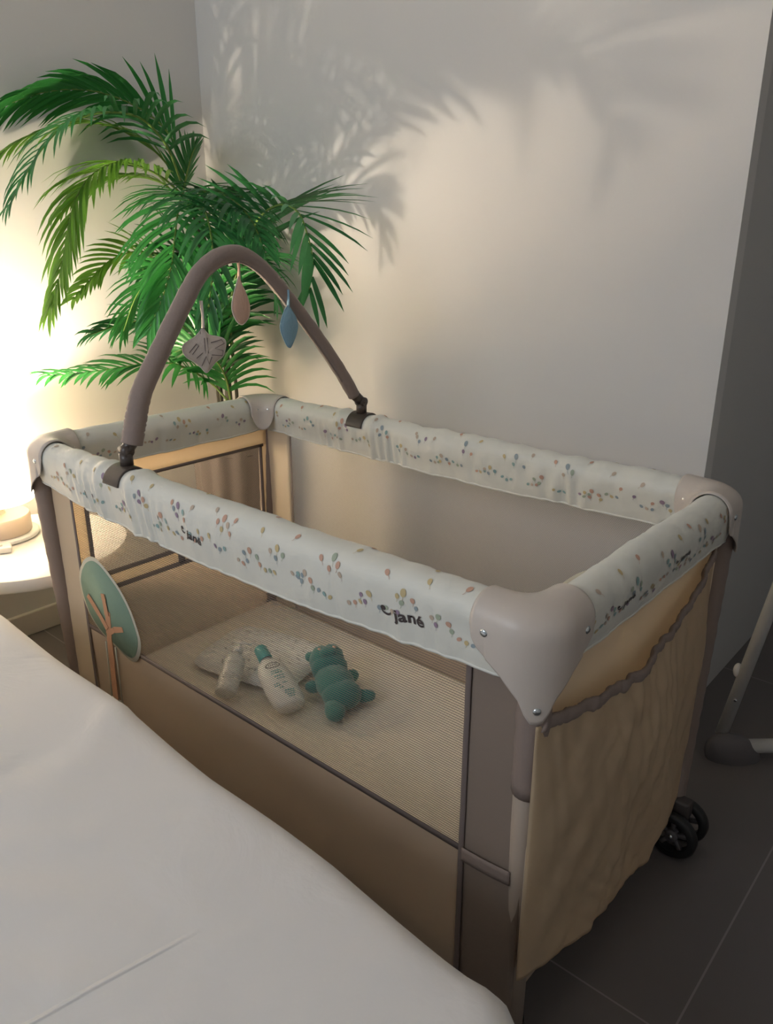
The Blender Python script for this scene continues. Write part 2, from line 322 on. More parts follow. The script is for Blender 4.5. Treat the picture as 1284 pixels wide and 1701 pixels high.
# ================================================================== travel cot
L_, W_ = 1.25, .66
cot = thing('travel_cot', (L_ / 2, W_ / 2, 0), 'beige folding travel cot with mesh sides and balloon-print padded rails', 'travel cot')
RR = .031; ZC = .741; YN, YF, X0, X1 = .012, .660, -.022, 1.236     # rail centre lines
class Rail:
    """padded rail cover running from s=0 to s=len; d = direction, o = outward direction"""
    def __init__(s, p, d, o, ln, seed, sag=.02, pinch=None, wr=1.0):
        s.p, s.d, s.o, s.ln, s.seed, s.sag, s.pinch, s.wr = Vector(p), Vector(d), Vector(o), ln, seed, sag, pinch, wr
    def side_len(s): return .095
    def pt(s, x, a, off=0):
        """x along the rail, a = arc length over the top, positive outward"""
        t = x / s.ln; zb = .680 - s.sag * math.sin(math.pi * max(0, min(1, t))) + .003 * nse(x * 9, s.seed)
        q = RR * math.pi / 2; sg = 1 if a >= 0 else -1; aa = abs(a)
        if aa <= q: an = aa / RR; pos = Vector((math.sin(an) * RR, math.cos(an) * RR)); nr = Vector((math.sin(an), math.cos(an)))
        else:
            k = min(1, (aa - q) / s.side_len()); w = RR * (1 - .38 * k ** 1.6); pos = Vector((w, -k * (ZC - zb))); nr = Vector((1, -.25)).normalized()
        f = s.wr * (.0030 * nse(x * 5, a * 18 * sg + 3, s.seed) + .0022 * nse(x * 26, a * 12, s.seed + 5) + .0010 * nse(x * 60, a * 22, s.seed + 9))
        low = smooth((aa - q * .5) / .06)
        f += s.wr * low * .0022 * math.sin(x * 150 + 6 * nse(x * 7, 1, s.seed)) * max(0, nse(x * 6, a * 3, s.seed + 20) + .15)
        if s.pinch is not None:
            dx = x - s.pinch
            f += .005 * math.exp(-((abs(dx) - .055) / .014) ** 2) - .002 * math.exp(-(dx / .03) ** 2)
            f += .0035 * math.sin(abs(dx) * 260) * math.exp(-((abs(dx) - .10) / .05) ** 2) * low
        pos = pos + nr * (f + off)
        return s.p + s.d * x + s.o * (pos.x * sg) + Vector((0, 0, ZC + pos.y))
    def cover(s, mb, xa, xb):
        q = RR * math.pi / 2 + s.side_len(); n = int((xb - xa) / .005)
        mb.grid(lambda u, v: s.pt(xa + (xb - xa) * u, (v * 2 - 1) * q), n, 41)
        mb.grid(lambda u, v: s.pt(xa + (xb - xa) * u, q if v > .5 else -q) , n, 2)
        mb.tube([s.pt(xa + (xb - xa) * i / 80, q) - s.o * .001 for i in range(81)], .0028, 6)
        mb.tube([s.pt(xa + (xb - xa) * i / 80, -q) + s.o * .001 for i in range(81)], .0028, 6)
    def balloon(s, mb, x, a, r, ang, col, string=True):
        mb.mi = col; n = 12; ca, sa = math.cos(ang), math.sin(ang); O = .0009
        def P(u, v): return s.pt(x + u * ca - v * sa, a - (u * sa + v * ca), O)      # v up = towards the top
        vs = [P(0, 0)]
        for i in range(n):
            t = 2 * math.pi * i / n; u, v = math.cos(t) * r * .8, math.sin(t) * r * (1.0 if math.sin(t) > 0 else 1.3); vs.append(P(u, v))
        mb.add(vs, [(0, i + 1, (i + 1) % n + 1) for i in range(n)])
        if string:
            w = .00028; st = [P(-w, -r * 1.2), P(w, -r * 1.2), P(w + .0008, -r * 1.9), P(-w + .0008, -r * 1.9), P(w, -r * 2.6), P(-w, -r * 2.6)]
            mb.add(st, [(0, 1, 2, 3), (3, 2, 4, 5)])
    def pattern(s, mb, xa, xb, rnd):
        x = xa + .01; k = 0
        while x < xb - .015:
            for side in (1, -1):
                a0 = side * (.030 + (.035 if k % 2 else .0) + rnd.uniform(-.012, .012) + .01)
                for (dx, da, sc) in ((0, 0, 1.15), (-.014, .008, .9), (.013, .009, 1), (-.006, .019, .95), (.017, .022, .9)):
                    if rnd.random() < .85: s.balloon(mb, x + dx + rnd.uniform(-.002, .002), a0 + da * side, (.0050 * sc), (rnd.uniform(-.35, .35) if side > 0 else math.pi + rnd.uniform(-.35, .35)), rnd.randint(1, 7))
                s.balloon(mb, x + .034 + rnd.uniform(-.008, .008), side * rnd.uniform(.005, .045), .0045, (0 if side > 0 else math.pi) + rnd.uniform(-.8, .8), rnd.choice((1, 7, 1, 5)))
                if rnd.random() < .7:
                    b0 = side * rnd.uniform(.085, .105)
                    for j in range(3): s.balloon(mb, x + .03 + j * .011, b0 + rnd.uniform(-.006, .006), .0042, rnd.uniform(-.9, .9), rnd.randint(1, 7), j == 1)
            x += .062 + rnd.uniform(-.006, .01); k += 1
    def text(s, mb, body, x, a, size, col, rot=0):
        c = bpy.data.curves.new('lettering', 'FONT'); c.body = body; c.size = size; c.offset = size * .028; c.space_character = 1.05; c.resolution_u = 3
        o = bpy.data.objects.new('lettering', c); COL.objects.link(o); dg = bpy.context.evaluated_depsgraph_get(); dg.update()
        me = bpy.data.meshes.new_from_object(o.evaluated_get(dg)); bm = bmesh.new(); bm.from_mesh(me); bmesh.ops.triangulate(bm, faces=bm.faces)
        bmesh.ops.subdivide_edges(bm, edges=[e for e in bm.edges if e.calc_length() > size * .3], cuts=2)
        bm.verts.ensure_lookup_table(); mb.mi = col; ca, sa = math.cos(rot), math.sin(rot)
        mb.add([s.pt(x + (v.co.x * ca - v.co.y * sa), a - (v.co.x * sa + v.co.y * ca), .0011) for v in bm.verts], [tuple(v.index for v in f.verts) for f in bm.faces])
        bm.free(); bpy.data.objects.remove(o); bpy.data.meshes.remove(me); bpy.data.curves.remove(c)
    def logo(s, mb, x, a, k, rot=0):
        mb.mi = 8; ca, sa = math.cos(rot), math.sin(rot); P = lambda u, v: s.pt(x + (u * ca - v * sa) * k, a - (u * sa + v * ca) * k, .0011)
        vs = [P(0, .55)] + [P(.32 * math.cos(t * math.pi / 6), .55 + .32 * math.sin(t * math.pi / 6)) for t in range(12)]
        mb.add(vs, [(0, i + 1, (i + 1) % 12 + 1) for i in range(12)])
        n = 12; vs = []
        for i in range(n + 1):
            t = math.radians(195 + 150 * i / n); w = .13 * math.sin(math.pi * (i + .6) / (n + 1.2)) + .02
            vs += [P(.35 + (.6 + w) * math.cos(t), .45 + (.6 + w) * math.sin(t)), P(.35 + (.6 - w) * math.cos(t), .45 + (.6 - w) * math.sin(t))]
        mb.add(vs, [(2 * i, 2 * i + 1, 2 * i + 3, 2 * i + 2) for i in range(n)])
RM = ['rail', 'b_orange', 'b_slate', 'b_plum', 'b_sage', 'b_mustard', 'b_teal', 'b_tan', 'b_dark']
near = Rail((X0, YN, 0), (1, 0, 0), (0, -1, 0), X1 - X0, 1.3, .030, pinch=.328 - X0, wr=1.0)
far = Rail((X0, YF, 0), (1, 0, 0), (0, 1, 0), X1 - X0, 7.7, .012, pinch=.35 - X0, wr=1.6)
left = Rail((X0, YN, 0), (0, 1, 0), (-1, 0, 0), YF - YN, 4.1, .0, wr=.7)
right = Rail((X1, YN, 0), (0, 1, 0), (1, 0, 0), YF - YN, 11.2, .0, wr=.9)
rnd = random.Random(5)
for rl, lo, hi in ((near, .032, X1 - X0 - .032), (far, .032, X1 - X0 - .032), (left, .032, YF - YN - .032), (right, .032, YF - YN - .032)):
    mb = MB(); rl.cover(mb, lo, hi); rl.pattern(mb, lo + .03, hi - .02, rnd)
    if rl is near:
        rl.logo(mb, 1.010 - X0, .096, .015, .03); rl.text(mb, 'jané', 1.031 - X0, .102, .030, 8, .07)
        rl.logo(mb, .545 - X0, .085, .011, -.3); rl.text(mb, 'jané', .560 - X0, .092, .022, 8, -.25)
    if rl is right:
        rl.logo(mb, .36, .078, .010, .2); rl.text(mb, 'jané', .375, .080, .020, 8, .15)
        rl.logo(mb, .16, .080, .010, .2); rl.text(mb, 'jané', .175, .083, .020, 8, .15)
    rl.obj = mb.build('padded_rail', RM, cot)

# corner caps: canonical corner at (0,0), wings to +x and +y; mapped by (sx, sy)
def cap_mesh(mb, fx, fy, tng):
    m = lambda p: (fx(p[0]), fy(p[1]), p[2])
    rc = .030; cl = .021; wing = .048
    Lw = wing; La = rc * math.pi / 2; tot = 2 * Lw + La
    def station(s):
        if s < Lw: return Vector((cl + rc + (Lw - s), cl, 0)), Vector((0, -1, 0))
        if s > Lw + La: return Vector((cl, cl + rc + (s - Lw - La), 0)), Vector((-1, 0, 0))
        a = (s - Lw) / rc; o = Vector((-math.sin(a), -math.cos(a), 0)); return Vector((cl + rc, cl + rc, 0)) + o * rc, o
    def zlow(s):
        d = abs(s - tot / 2)
        return max(.620 if tng < .035 else .652, interp([(0, .620), (.004, .622), (.008, .634), (.012, .654), (.0236, .682), (.045, .698), (.060, .710), (.067, .722), (tot / 2, .745)], d))
    R = .0365; q = R * math.pi / 2
    def fn(u, v):
        s = u * tot; c, o = station(s); d = abs(s - tot / 2); zl = zlow(s)
        end = smooth((tot / 2 - d) / .006) * .0025
        Ri = R - .0025 + end
        e0 = Vector((cl + rc + Lw, cl + Ri, 0)); e1 = Vector((cl + Ri, cl + rc + Lw, 0)); cc = Vector((cl + Ri + .006, cl + Ri + .006, 0))
        ip = e0 * (1 - u) ** 2 + cc * 2 * u * (1 - u) + e1 * u ** 2; op = c + o * Ri; mid = math.sin(math.pi * u)
        if v < .2: return m(ip + Vector((0, 0, ZC - .002 * mid - .052 * (mid ** .45) * (1 - v / .2))))
        if v < .6:
            a = (v - .2) / .4 * math.pi - math.pi / 2; w = (math.sin(a) + 1) / 2
            return m(ip * (1 - w) + op * w + Vector((0, 0, ZC + math.cos(a) * Ri - .004 * mid * (1 - w))))
        else:
            k = (v - .6) / .4; z = min(ZC, ZC + (zl - ZC) * k); t = smooth((ZC - z) / .115); off = Ri * (1 - t) + tng * t
            if d > .045: off = Ri * (1 - .35 * t)
        return m(c + o * off + Vector((0, 0, z)))
    mb.grid(fn, 71, 46)
    def face(s, z):
        c, o = station(s); t = smooth((ZC - z) / .115); off = R * (1 - t) + tng * t; p = m(c + o * (off + .001) + Vector((0, 0, z))); oo = Vector((fx(o.x) - fx(0), fy(o.y) - fy(0), 0)); return p, oo
    def inner(u, z):
        Ri = R - .0025; e0 = Vector((cl + rc + Lw, cl + Ri, 0)); e1 = Vector((cl + Ri, cl + rc + Lw, 0)); cc = Vector((cl + Ri + .006, cl + Ri + .006, 0))
        p = e0 * (1 - u) ** 2 + cc * 2 * u * (1 - u) + e1 * u ** 2; tg = (cc - e0) * (1 - u) + (e1 - cc) * u; n = Vector((-tg.y, tg.x, 0)).normalized(); n = n if n.x + n.y > 0 else -n
        return m(p + n * .001 + Vector((0, 0, z))), Vector((fx(n.x) - fx(0), fy(n.y) - fy(0), 0))
    return [face(tot / 2 - .048, .735), face(tot / 2 + .048, .735), face(tot / 2, .640 if tng < .035 else .668), inner(.28, .742), inner(.72, .742)], tot
def screw(p, o, root):
    mb = MB(); mb.lathe([(.0001, .0022), (.003, .0020), (.0052, .0008), (.0056, -.001)], p, 16, o)
    Q = o.to_track_quat('Z', 'Y')
    s = mb.build('screw', ['steel', 'b_dark'], root)
    return s
legs = []
for (ix, iy) in ((0, 0), (0, 1), (1, 0), (1, 1)):
    fx = (lambda x: X0 - .021 + x) if ix == 0 else (lambda x: X1 + .021 - x); fy = (lambda y: YN - .021 + y) if iy == 0 else (lambda y: YF + .021 - y)
    mb = MB(); sc_, tot = cap_mesh(mb, fx, fy, .030 if (ix, iy) == (1, 0) else .038); c = mb.build('corner_cap', 'cap', cot, solid=.002)
    for p, o in sc_: screw(Vector(p), o, c)
    # inner cap wall screws seen from inside on the far corners
    lx, ly = (fx(.022), fy(.026)) if (ix, iy) == (1, 0) else (fx(.017), fy(.018)); bx, by = (fx(.040), fy(.060)) if (ix, iy) == (1, 0) else (fx(.026), fy(.045)); ztop, zbot = .70, (.11 if (ix, iy) == (1, 1) else .03)
    P = lambda z: Vector((lx + (bx - lx) * (ztop - z) / ztop, ly + (by - ly) * (ztop - z) / ztop, z))
    if (ix, iy) == (1, 0):
        lg = MB().tube([P(.70), P(.3), P(zbot)], .0195, 20).build('leg', 'tube', cot)
        MB().tube([P(.655 - .02 * i) + Vector((.0006 * (i % 2), 0, 0)) for i in range(9)], lambda t: .0225 + .0008 * math.sin(t * 30) + .001 * smooth((t - .8) * 5), 20).build('sleeve', 'leg', lg)
    else:
        n = 60; lg = MB().tube([P(.70 + (zbot - .70) * i / n) for i in range(n + 1)], lambda t: .0215 + .0009 * nse(t * 14, ix * 3 + iy) + .0005 * math.sin(t * 90), 20).build('leg', 'leg', cot)
        lg['label'] = 'leg in a brown fabric sleeve'
    if (ix, iy) != (1, 1): MB().lathe([(.0001, 0), (.026, 0), (.027, .012), (.022, .035), (.021, .045)], (bx, by, 0), 20).build('foot', 'brak', lg)
    legs.append(lg)

# fabric walls -----------------------------------------------------
def panel(name, m_, axis, val, u0, u1, z0, z1, amp=.002, nu=40, nz=24, seed=0, solid=.0015, root=cot, bulge=0):
    def fn(a, b_):
        u = u0 + (u1 - u0) * a; z = z0 + (z1 - z0) * b_
        d = amp * (nse(u * 4, z * 3, seed) + .5 * nse(u * 14, z * 5, seed + 2)) + bulge * math.sin(math.pi * a) * math.sin(math.pi * min(1, b_ * 1.0))
        return (u, val + d, z) if axis == 'y' else (val + d, u, z)
    return MB().grid(fn, nu, nz).build(name, m_, root, solid=solid)
def strip(name, m_, pts, w, t=.0016, root=cot, n=None):
    """narrow flat binding sewn along a path"""
    return MB().tube(pts, w / 2, 8, flat=(t / w * 2 if n is None else n[0], 1 if n is None else n[1])).build(name, m_, root)
ZB = .085
XA, XB = .083, 1.134
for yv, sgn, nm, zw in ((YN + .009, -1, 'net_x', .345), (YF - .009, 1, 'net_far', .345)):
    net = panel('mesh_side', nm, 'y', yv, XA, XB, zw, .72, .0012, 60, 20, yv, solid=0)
    lo = panel('lower_side_panel', 'taupe', 'y', yv + sgn * .001, XA, XB, ZB, zw, .0035, 100, 24, yv + 3)
    panel('side_band', 'beige' if yv < .3 else 'beige', 'y', yv + sgn * .002, X0, XA, ZB, .71, .002, 8, 40, yv + 5)
    panel('side_band', 'band', 'y', yv + sgn * .002, XB, X1 - .002, ZB, .71, .002, 8, 40, yv + 6)
    for x in (XA, XB): strip('piping', 'trim', [(x + .001 * nse(i, x), yv + sgn * .004, ZB + (.70 - ZB) * i / 30) for i in range(31)], .010)
    MB().box(((XA + XB) / 2, yv + sgn * .003, zw), (XB - XA, .0022, .010)).build('piping', 'trim', cot)
# strap across the right band on the near side
MB().grid(lambda u, v: (1.137 + .082 * u, YN + .002 - .0015 * math.sin(u * 3.1) , .328 + .024 * v + .006 * u + .0008 * math.sin(u * 60)), 20, 4).build('elastic_strap', 'leg', cot, solid=.0015)
# left end panel: strip, net window in a piped frame, solid foot
xe = X0 + .012; Y0, Y1 = .095, .625
panel('end_top_strip', 'beige', 'x', xe, .02, .65, .634, .72, .0015, 30, 6, 1)
panel('end_mesh_window', 'net_y', 'x', xe, Y0, Y1, .41, .634, .0008, 30, 14, 2, solid=0)
panel('end_band', 'beige', 'x', xe, Y1, .655, ZB, .634, .0015, 6, 30, 3)
panel('end_band', 'beige', 'x', xe, .022, Y0, ZB, .634, .0015, 6, 30, 4)
panel('end_band', 'beige', 'x', xe, Y0, Y1, .37, .41, .0008, 30, 5, 5)
panel('end_lower_panel', 'inner', 'x', xe, Y0, Y1, ZB, .37, .003, 40, 16, 6)
for z, w in ((.634, .008), (.41, .012), (.37, .012)): MB().box((xe + .002, (Y0 + Y1) / 2, z), (.0022, Y1 - Y0 + .02, w)).build('piping', 'trim', cot)
for y, z0, z1 in ((Y1, ZB, .634), (Y0, ZB, .634), (.34, .37, .41)): MB().box((xe + .002, y, (z0 + z1) / 2), (.0022, .010 if y != .34 else .02, z1 - z0)).build('piping', 'trim', cot)
# right end: solid panel with a gathered storage pocket
xr = X1 + .010
panel('end_panel', 'beige', 'x', xr - .006, .016, .652, .21, .72, .002, 50, 40, 8)
EL = [(0, .617), (.03, .613), (.138, .595), (.278, .580), (.36, .592), (.43, .611), (.51, .637), (.62, .672)]
def zel(y): return interp(EL, y) + .002 * nse(y * 40, 2)
def pocket(u, v):
    y = .000 + .600 * u; zt = zel(y); zb = interp([(0, .192), (.12, .172), (.27, .150), (.45, .135), (.62, .15)], y) + .006 * nse(y * 12, 4)
    z = zt + (zb - zt) * v; e = math.sin(math.pi * u) ** .6
    x = xr + .003 + e * (.010 + .040 * math.sin(math.pi * min(1, v * .72 + .10)) ** 1.2 * (1 - .45 * v))
    fade = (1 - v) ** 1.6
    x += e * (.0030 * fade * math.sin(y * 150 + 14 * nse(y * 6, z * 2)) * (.4 + abs(nse(y * 7, 3)) * 1.6) + .014 * nse(y * 9 + z * 3, z * 4, 2) + .009 * nse(y * 17 - z * 8, z * 6, 7) + .007 * abs(nse(y * 24 + z * 14, z * 12, 9)) + .004 * abs(nse(y * 30 - z * 34, z * 22, 12)))
    return (x, y, z)
pk = MB().grid(pocket, 170, 60).build('storage_pocket', 'pocket', cot, solid=.0015)
MB().tube([(pocket(u / 160, 0)[0] + .0015 * nse(u * .9, 3), pocket(u / 160, 0)[1], zel(.000 + .600 * u / 160) + .002 * nse(u * .8, 8)) for u in range(3, 161)],
          lambda t: .0105 + .0025 * nse(t * 50, 5) + .0016 * nse(t * 130, 9), 12, flat=(.45, 1)).build('elastic_edge', 'leg', pk)
# mattress and floor
def mattress(u, v):
    x = -.005 + 1.235 * u; y = .028 + .618 * v
    e = min(u, 1 - u) * 1.235; f = min(v, 1 - v) * .618; k = smooth(min(e, f) / .02)
    return (x, y, .147 + .017 * k + .0015 * nse(x * 5, y * 5) + .0008 * nse(x * 18, y * 18, 3))
MB().grid(mattress, 90, 50).box((.6125, .337, .138), (1.235, .618, .02)).build('mattress', 'mattress', cot)
MB().box((.6125, .337, .118), (1.235, .62, .02)).build('cot_floor', 'taupe', cot, bevel=.004)
for y in (.1, .56): MB().tube([(.0, y, .100), (1.2, y, .100)], .011).build('floor_tube', 'tube', cot)

# tree patches on the two long sides
def patch(yv, sg, flip):
    X = (lambda x: x - .022) if not flip else (lambda x: 1.236 - x); yy = yv + sg * .004; dz = .022 if flip else -.012
    leaf = [(.112, .505), (.135, .530), (.165, .545), (.195, .543), (.235, .524), (.270, .500), (.300, .468), (.320, .430), (.330, .395), (.322, .365), (.306, .342), (.285, .334), (.255, .338), (.225, .346), (.185, .356), (.150, .372), (.122, .398), (.104, .435), (.100, .475)]
    cl = spline([(a, b_, 0) for a, b_ in leaf + leaf[:1]], 90)[:-1]; cx, cz = .21, .44
    rim = MB().prism([(X(p.x), yy, p.y + dz) for p in cl], (0, sg * .0015, 0)).build('tree_patch', 'greenrim', cot)
    rim['label'] = 'sewn tree patch with a green crown'
    MB().prism([(X(cx + (p.x - cx) * .92), yy + sg * .0016, cz + dz + (p.y - cz) * .92) for p in cl], (0, sg * .0012, 0)).build('crown', 'green', rim)
    tr = MB()
    for ti, (pts, w) in enumerate((([(.198, .205), (.203, .30), (.205, .37), (.212, .43)], .011), ([(.205, .375), (.232, .392), (.268, .405)], .007), ([(.204, .385), (.175, .412), (.135, .445)], .008), ([(.21, .42), (.206, .455), (.203, .470)], .008))):
        for (a, b_), (c, d) in zip(pts, pts[1:]):
            g = Vector((c - a, d - b_)).normalized(); n = Vector((-g.y, g.x)) * w
            tr.prism([(X(a + n.x), yy + sg * (.003 + .0007 * ti), b_ + n.y + dz), (X(a - n.x), yy + sg * (.003 + .0007 * ti), b_ - n.y + dz), (X(c - n.x * .85), yy + sg * (.003 + .0007 * ti), d - n.y * .85 + dz), (X(c + n.x * .85), yy + sg * (.003 + .0007 * ti), d + n.y * .85 + dz)], (0, sg * .001, 0))
    tr.build('trunk', 'ptrunk', rim, smooth=False)
    st = MB()
    for a, b_ in (((.183, .345), (.178, .20)), ((.222, .345), (.222, .205)), ((.176, .20), (.225, .203))):
        st.tube([(X(a[0]), yy + sg * .0015, a[1] + dz), (X(b_[0]), yy + sg * .0015, b_[1] + dz)], .002, 6)
    st.build('edging', 'greenrim', rim)
patch(YN + .007, -1, False); patch(YF - .011, -1, True)

# castors at the right end
def castor(px, py, name='castor'):
    c = MB().box((px - .012, py, .100), (.10, .030, .040)).box((px + .015, py, .062), (.036, .030, .062)).build(name, 'brak', cot, bevel=.006)
    for s in (-1, 1):
        w = MB(); cy = py + s * .030
        w.lathe([(.034, -.010), (.046, -.011), (.050, -.006), (.050, .006), (.046, .011), (.034, .010), (.034, -.010)], (px + .018, cy, .0505), 36, (0, 1, 0))
        o = w.build('wheel', 'black', c)
        h = MB().lathe([(.0001, .009), (.012, .009), (.013, .004), (.013, -.004), (.012, -.009), (.0001, -.009)], (px + .018, cy, .0505), 20, (0, 1, 0))
        for k in range(5):
            a = 2 * math.pi * k / 5 + .3; d = Vector((math.cos(a), 0, math.sin(a)))
            h.box(Vector((px + .018, cy, .0505)) + d * .023, (.026, .007, .009), d.to_track_quat('X', 'Z'))
        h.build('hub', 'grey', o)
    MB().tube([(px + .018, py - .042, .0505), (px + .018, py + .042, .0505)], .004).build('axle', 'steel', c)
    MB().lathe([(.0001, .003), (.009, .003), (.010, 0)], (px - .002, py - .016, .085), 18, (0, -1, 0)).build('button', 'red', c)
    MB().box((px - .058, py - .006, .078), (.035, .05, .022)).build('brake_pedal', 'black', c, bevel=.005)
castor(1.236, .625)

# ================================================================== toy arch
arch = thing('toy_arch', (.335, .33, .78), 'brown fabric-covered play arch clipped across the cot rails', 'toy arch')
AP = [(.332, .030, .815), (.335, .042, .86), (.335, .061, .911), (.335, .103, .974), (.335, .163, 1.058), (.335, .222, 1.128), (.335, .294, 1.156), (.337, .360, 1.132), (.338, .430, 1.068), (.340, .512, .980), (.344, .585, .890), (.347, .632, .822)]
ap = spline(AP, 140)
MB().tube(ap, lambda t: (.0205 - .005 * smooth(t * 1.3)) + .0011 * nse(t * 45, 2) + (.0022 * nse(t * 110, 7) if t < .18 else .0006 * nse(t * 160, 7)), 20).build('fabric_sleeve', 'arch', arch)
MB().tube([p - Vector((0, 0, 0)) + (Vector((0, .33, .8)) - Vector((0, p.y, p.z))).normalized() * (.0170 - .002 * smooth(i / 139)) + Vector((.004, 0, 0)) for i, p in enumerate(ap)][8:132], lambda t: .0030 + .0010 * math.sin(t * 420) * nse(t * 30, 1), 8).build('seam', 'arch', arch)
for (x, y, q0) in ((.330, YN, ap[0]), (.350, YF, ap[-1])):
    c = MB()
    for k in range(1):
        c.grid(lambda u, v: (x - .026 + .052 * u + .0, y + math.sin((v - .5) * 2.9) * .0355, ZC - .002 + math.cos((v - .5) * 2.9) * .0355), 14, 24)
    cl = c.build('clamp', 'clamp', arch, solid=.004, bevel=.001)
    sg = 1 if y < .3 else -1
    MB().tube([(x, y + sg * .004, ZC + .034), (x, y + sg * .004, ZC + .058)], .013, 16).build('hinge_base', 'clamp', cl)
    MB().tube([(x - .012, y + sg * .005, ZC + .062), (x + .012, y + sg * .005, ZC + .062)], .0115, 18).build('hinge_pin', 'clamp', cl)
    MB().tube([Vector((x, y + sg * .005, ZC + .062)), q0 + (ap[2] - ap[0] if sg > 0 else ap[-3] - ap[-1]) * .5], .0125, 16).build('hinge_socket', 'clamp', cl)

# hanging cloth toys: stuffed outlines in the plane of the arch (facing +x)
def stuffed(name, outline, cy, cz, x, thick, m_, rim_m, label, strap_top, strap_pts, extra=None, rot=0.0, yaw=0.0):
    root = thing(name, (x, cy, cz), label, 'hanging toy')
    ol = spline([(a, b_, 0) for a, b_ in outline + outline[:1]], 80)[:-1]; n = len(ol)
    mx = sum(p.x for p in ol) / n; my = sum(p.y for p in ol) / n; cw, sw = math.cos(yaw), math.sin(yaw)
    def place(u, v, w): return (x + w * cw - u * sw, cy + u * cw + w * sw, cz + v)
    b_ = MB()
    for s in (1, -1):
        b_.grid(lambda i, k: place(mx + (ol[round(i * n) % n].x - mx) * k, my + (ol[round(i * n) % n].y - my) * k, s * thick * math.sqrt(max(0, 1 - k ** 2.5)) * (1 + .08 * nse(i * 9, k * 3))), n, 10, cu=True)
    body = b_.build('body', m_, root)
    MB().tube([place(p.x, p.y, 0) for p in ol + ol[:1]], .0013, 6, caps=False).build('edging', rim_m, body)
    MB().tube([place(0, strap_pts[0], 0), place(.001, (strap_pts[0] + strap_pts[1]) / 2, .001), place(0, strap_pts[1], 0)], lambda t: .0055 - .0015 * math.sin(math.pi * t), 8, flat=(.35, 1)).build('loop', m_, root)
    if extra:
        e = MB()
        for pts in extra: e.tube([place(a, c, thick * .93 * math.sqrt(max(.1, 1 - (math.hypot(a, c) / .055) ** 2.5)) + .0006) for a, c in pts], .0007, 5)
        e.build('stitching', 'stitch', body)
    return root
leafw = [(0, .040), (.012, .026), (.034, .020), (.046, .012), (.044, -.006), (.036, -.020), (.022, -.028), (.010, -.040), (0, -.047), (-.010, -.036), (-.024, -.024), (-.040, -.012), (-.046, .004), (-.038, .014), (-.018, .024)]
st = [[(-.003, .022), (-.003, -.008), (.003, -.008), (.003, .022)], [(-.036, -.004), (-.020, .012), (-.016, .008), (-.030, -.008)], [(.010, .012), (.034, .016), (.040, .008), (.018, .000), (.036, -.006), (.034, -.016), (.010, -.012)], [(-.012, -.032), (-.002, -.014), (.004, -.030), (.010, -.016)], [(-.010, .030), (-.010, .040), (.004, .040)], [(-.022, -.016), (-.008, -.006)]]
stuffed('monstera_toy', leafw, .201, .978, .349, .010, 't_white', 't_rim', 'pale grey stitched monstera leaf toy hanging from the left of the arch', None, (.034, .092), st, yaw=-.2)
stuffed('drop_toy', [(0, .052), (.006, .036), (.018, .012), (.0235, -.010), (.020, -.030), (.008, -.042), (-.002, -.044), (-.014, -.034), (-.022, -.012), (-.018, .010), (-.008, .034)], .306, 1.060, .338, .009, 't_pink', 't_rim', 'pink drop-shaped cloth toy hanging under the top of the arch', None, (.046, .086))
stuffed('blue_leaf_toy', [(0, .040), (.010, .028), (.022, .010), (.0255, -.008), (.018, -.028), (.006, -.046), (0, -.050), (-.008, -.044), (-.020, -.022), (-.0245, -.004), (-.020, .012), (-.010, .030)], .424, 1.008, .352, .008, 't_blue', 't_blue', 'blue leaf-shaped cloth toy hanging right of the pink one', None, (.034, .072))

# ================================================================== things in the cot
ZM = .165
def pillow():
    root_loc = (.265, .368, ZM); a0 = math.radians(14)
    ax = Vector((math.cos(a0), math.sin(a0), 0)); ay = Vector((-math.sin(a0), math.cos(a0), 0)); hx, hy = .150, .118
    def pos(u, v, top):
        e = 5; p = Vector((u, v)); m_ = max(abs(u), abs(v)) or 1; l = (abs(u / m_) ** e + abs(v / m_) ** e) ** (1 / e); s = 1 / l; uu, vv = u * s * hx, v * s * hy
        k = max(abs(u), abs(v)); h = .026 * math.sqrt(max(0, 1 - k ** 3)) + .003 * nse(u * 3, v * 3, 2) * (1 - k)
        return Vector(root_loc) + ax * uu + ay * vv + Vector((0, 0, .014 + (h if top else -h * .5)))
    mb = MB()
    for t in (1, 0): mb.grid(lambda a, b_: pos(a * 2 - 1, b_ * 2 - 1, t), 30, 30)
    r2 = random.Random(3); mb.mi = 1
    for i in range(90):
        u, v, an, l = r2.uniform(-.85, .85), r2.uniform(-.85, .85), r2.uniform(0, 6.3), r2.uniform(.03, .06)
        d = Vector((math.cos(an), math.sin(an))) * l; n = Vector((-d.y, d.x)) * .22
        mb.add([pos(u + d.x + n.x * 0, v + d.y, 1) + Vector((0, 0, .0012)), pos(u + n.x, v + n.y, 1) + Vector((0, 0, .0012)), pos(u - d.x, v - d.y, 1) + Vector((0, 0, .0012)), pos(u - n.x, v - n.y, 1) + Vector((0, 0, .0012))], [(0, 1, 2, 3)])
    o = mb.build('baby_pillow', ['pillow', 'print'], origin=root_loc)
    tag(o, 'soft white baby pillow with tiny grey print lying on the cot mattress', 'pillow')
pillow()
def bottle_frame(p0, p1, upn):
    z = (Vector(p1) - Vector(p0)).normalized(); n = (Vector(upn) - z * Vector(upn).dot(z)).normalized(); s = z.cross(n); return Vector(p0), s, n, z
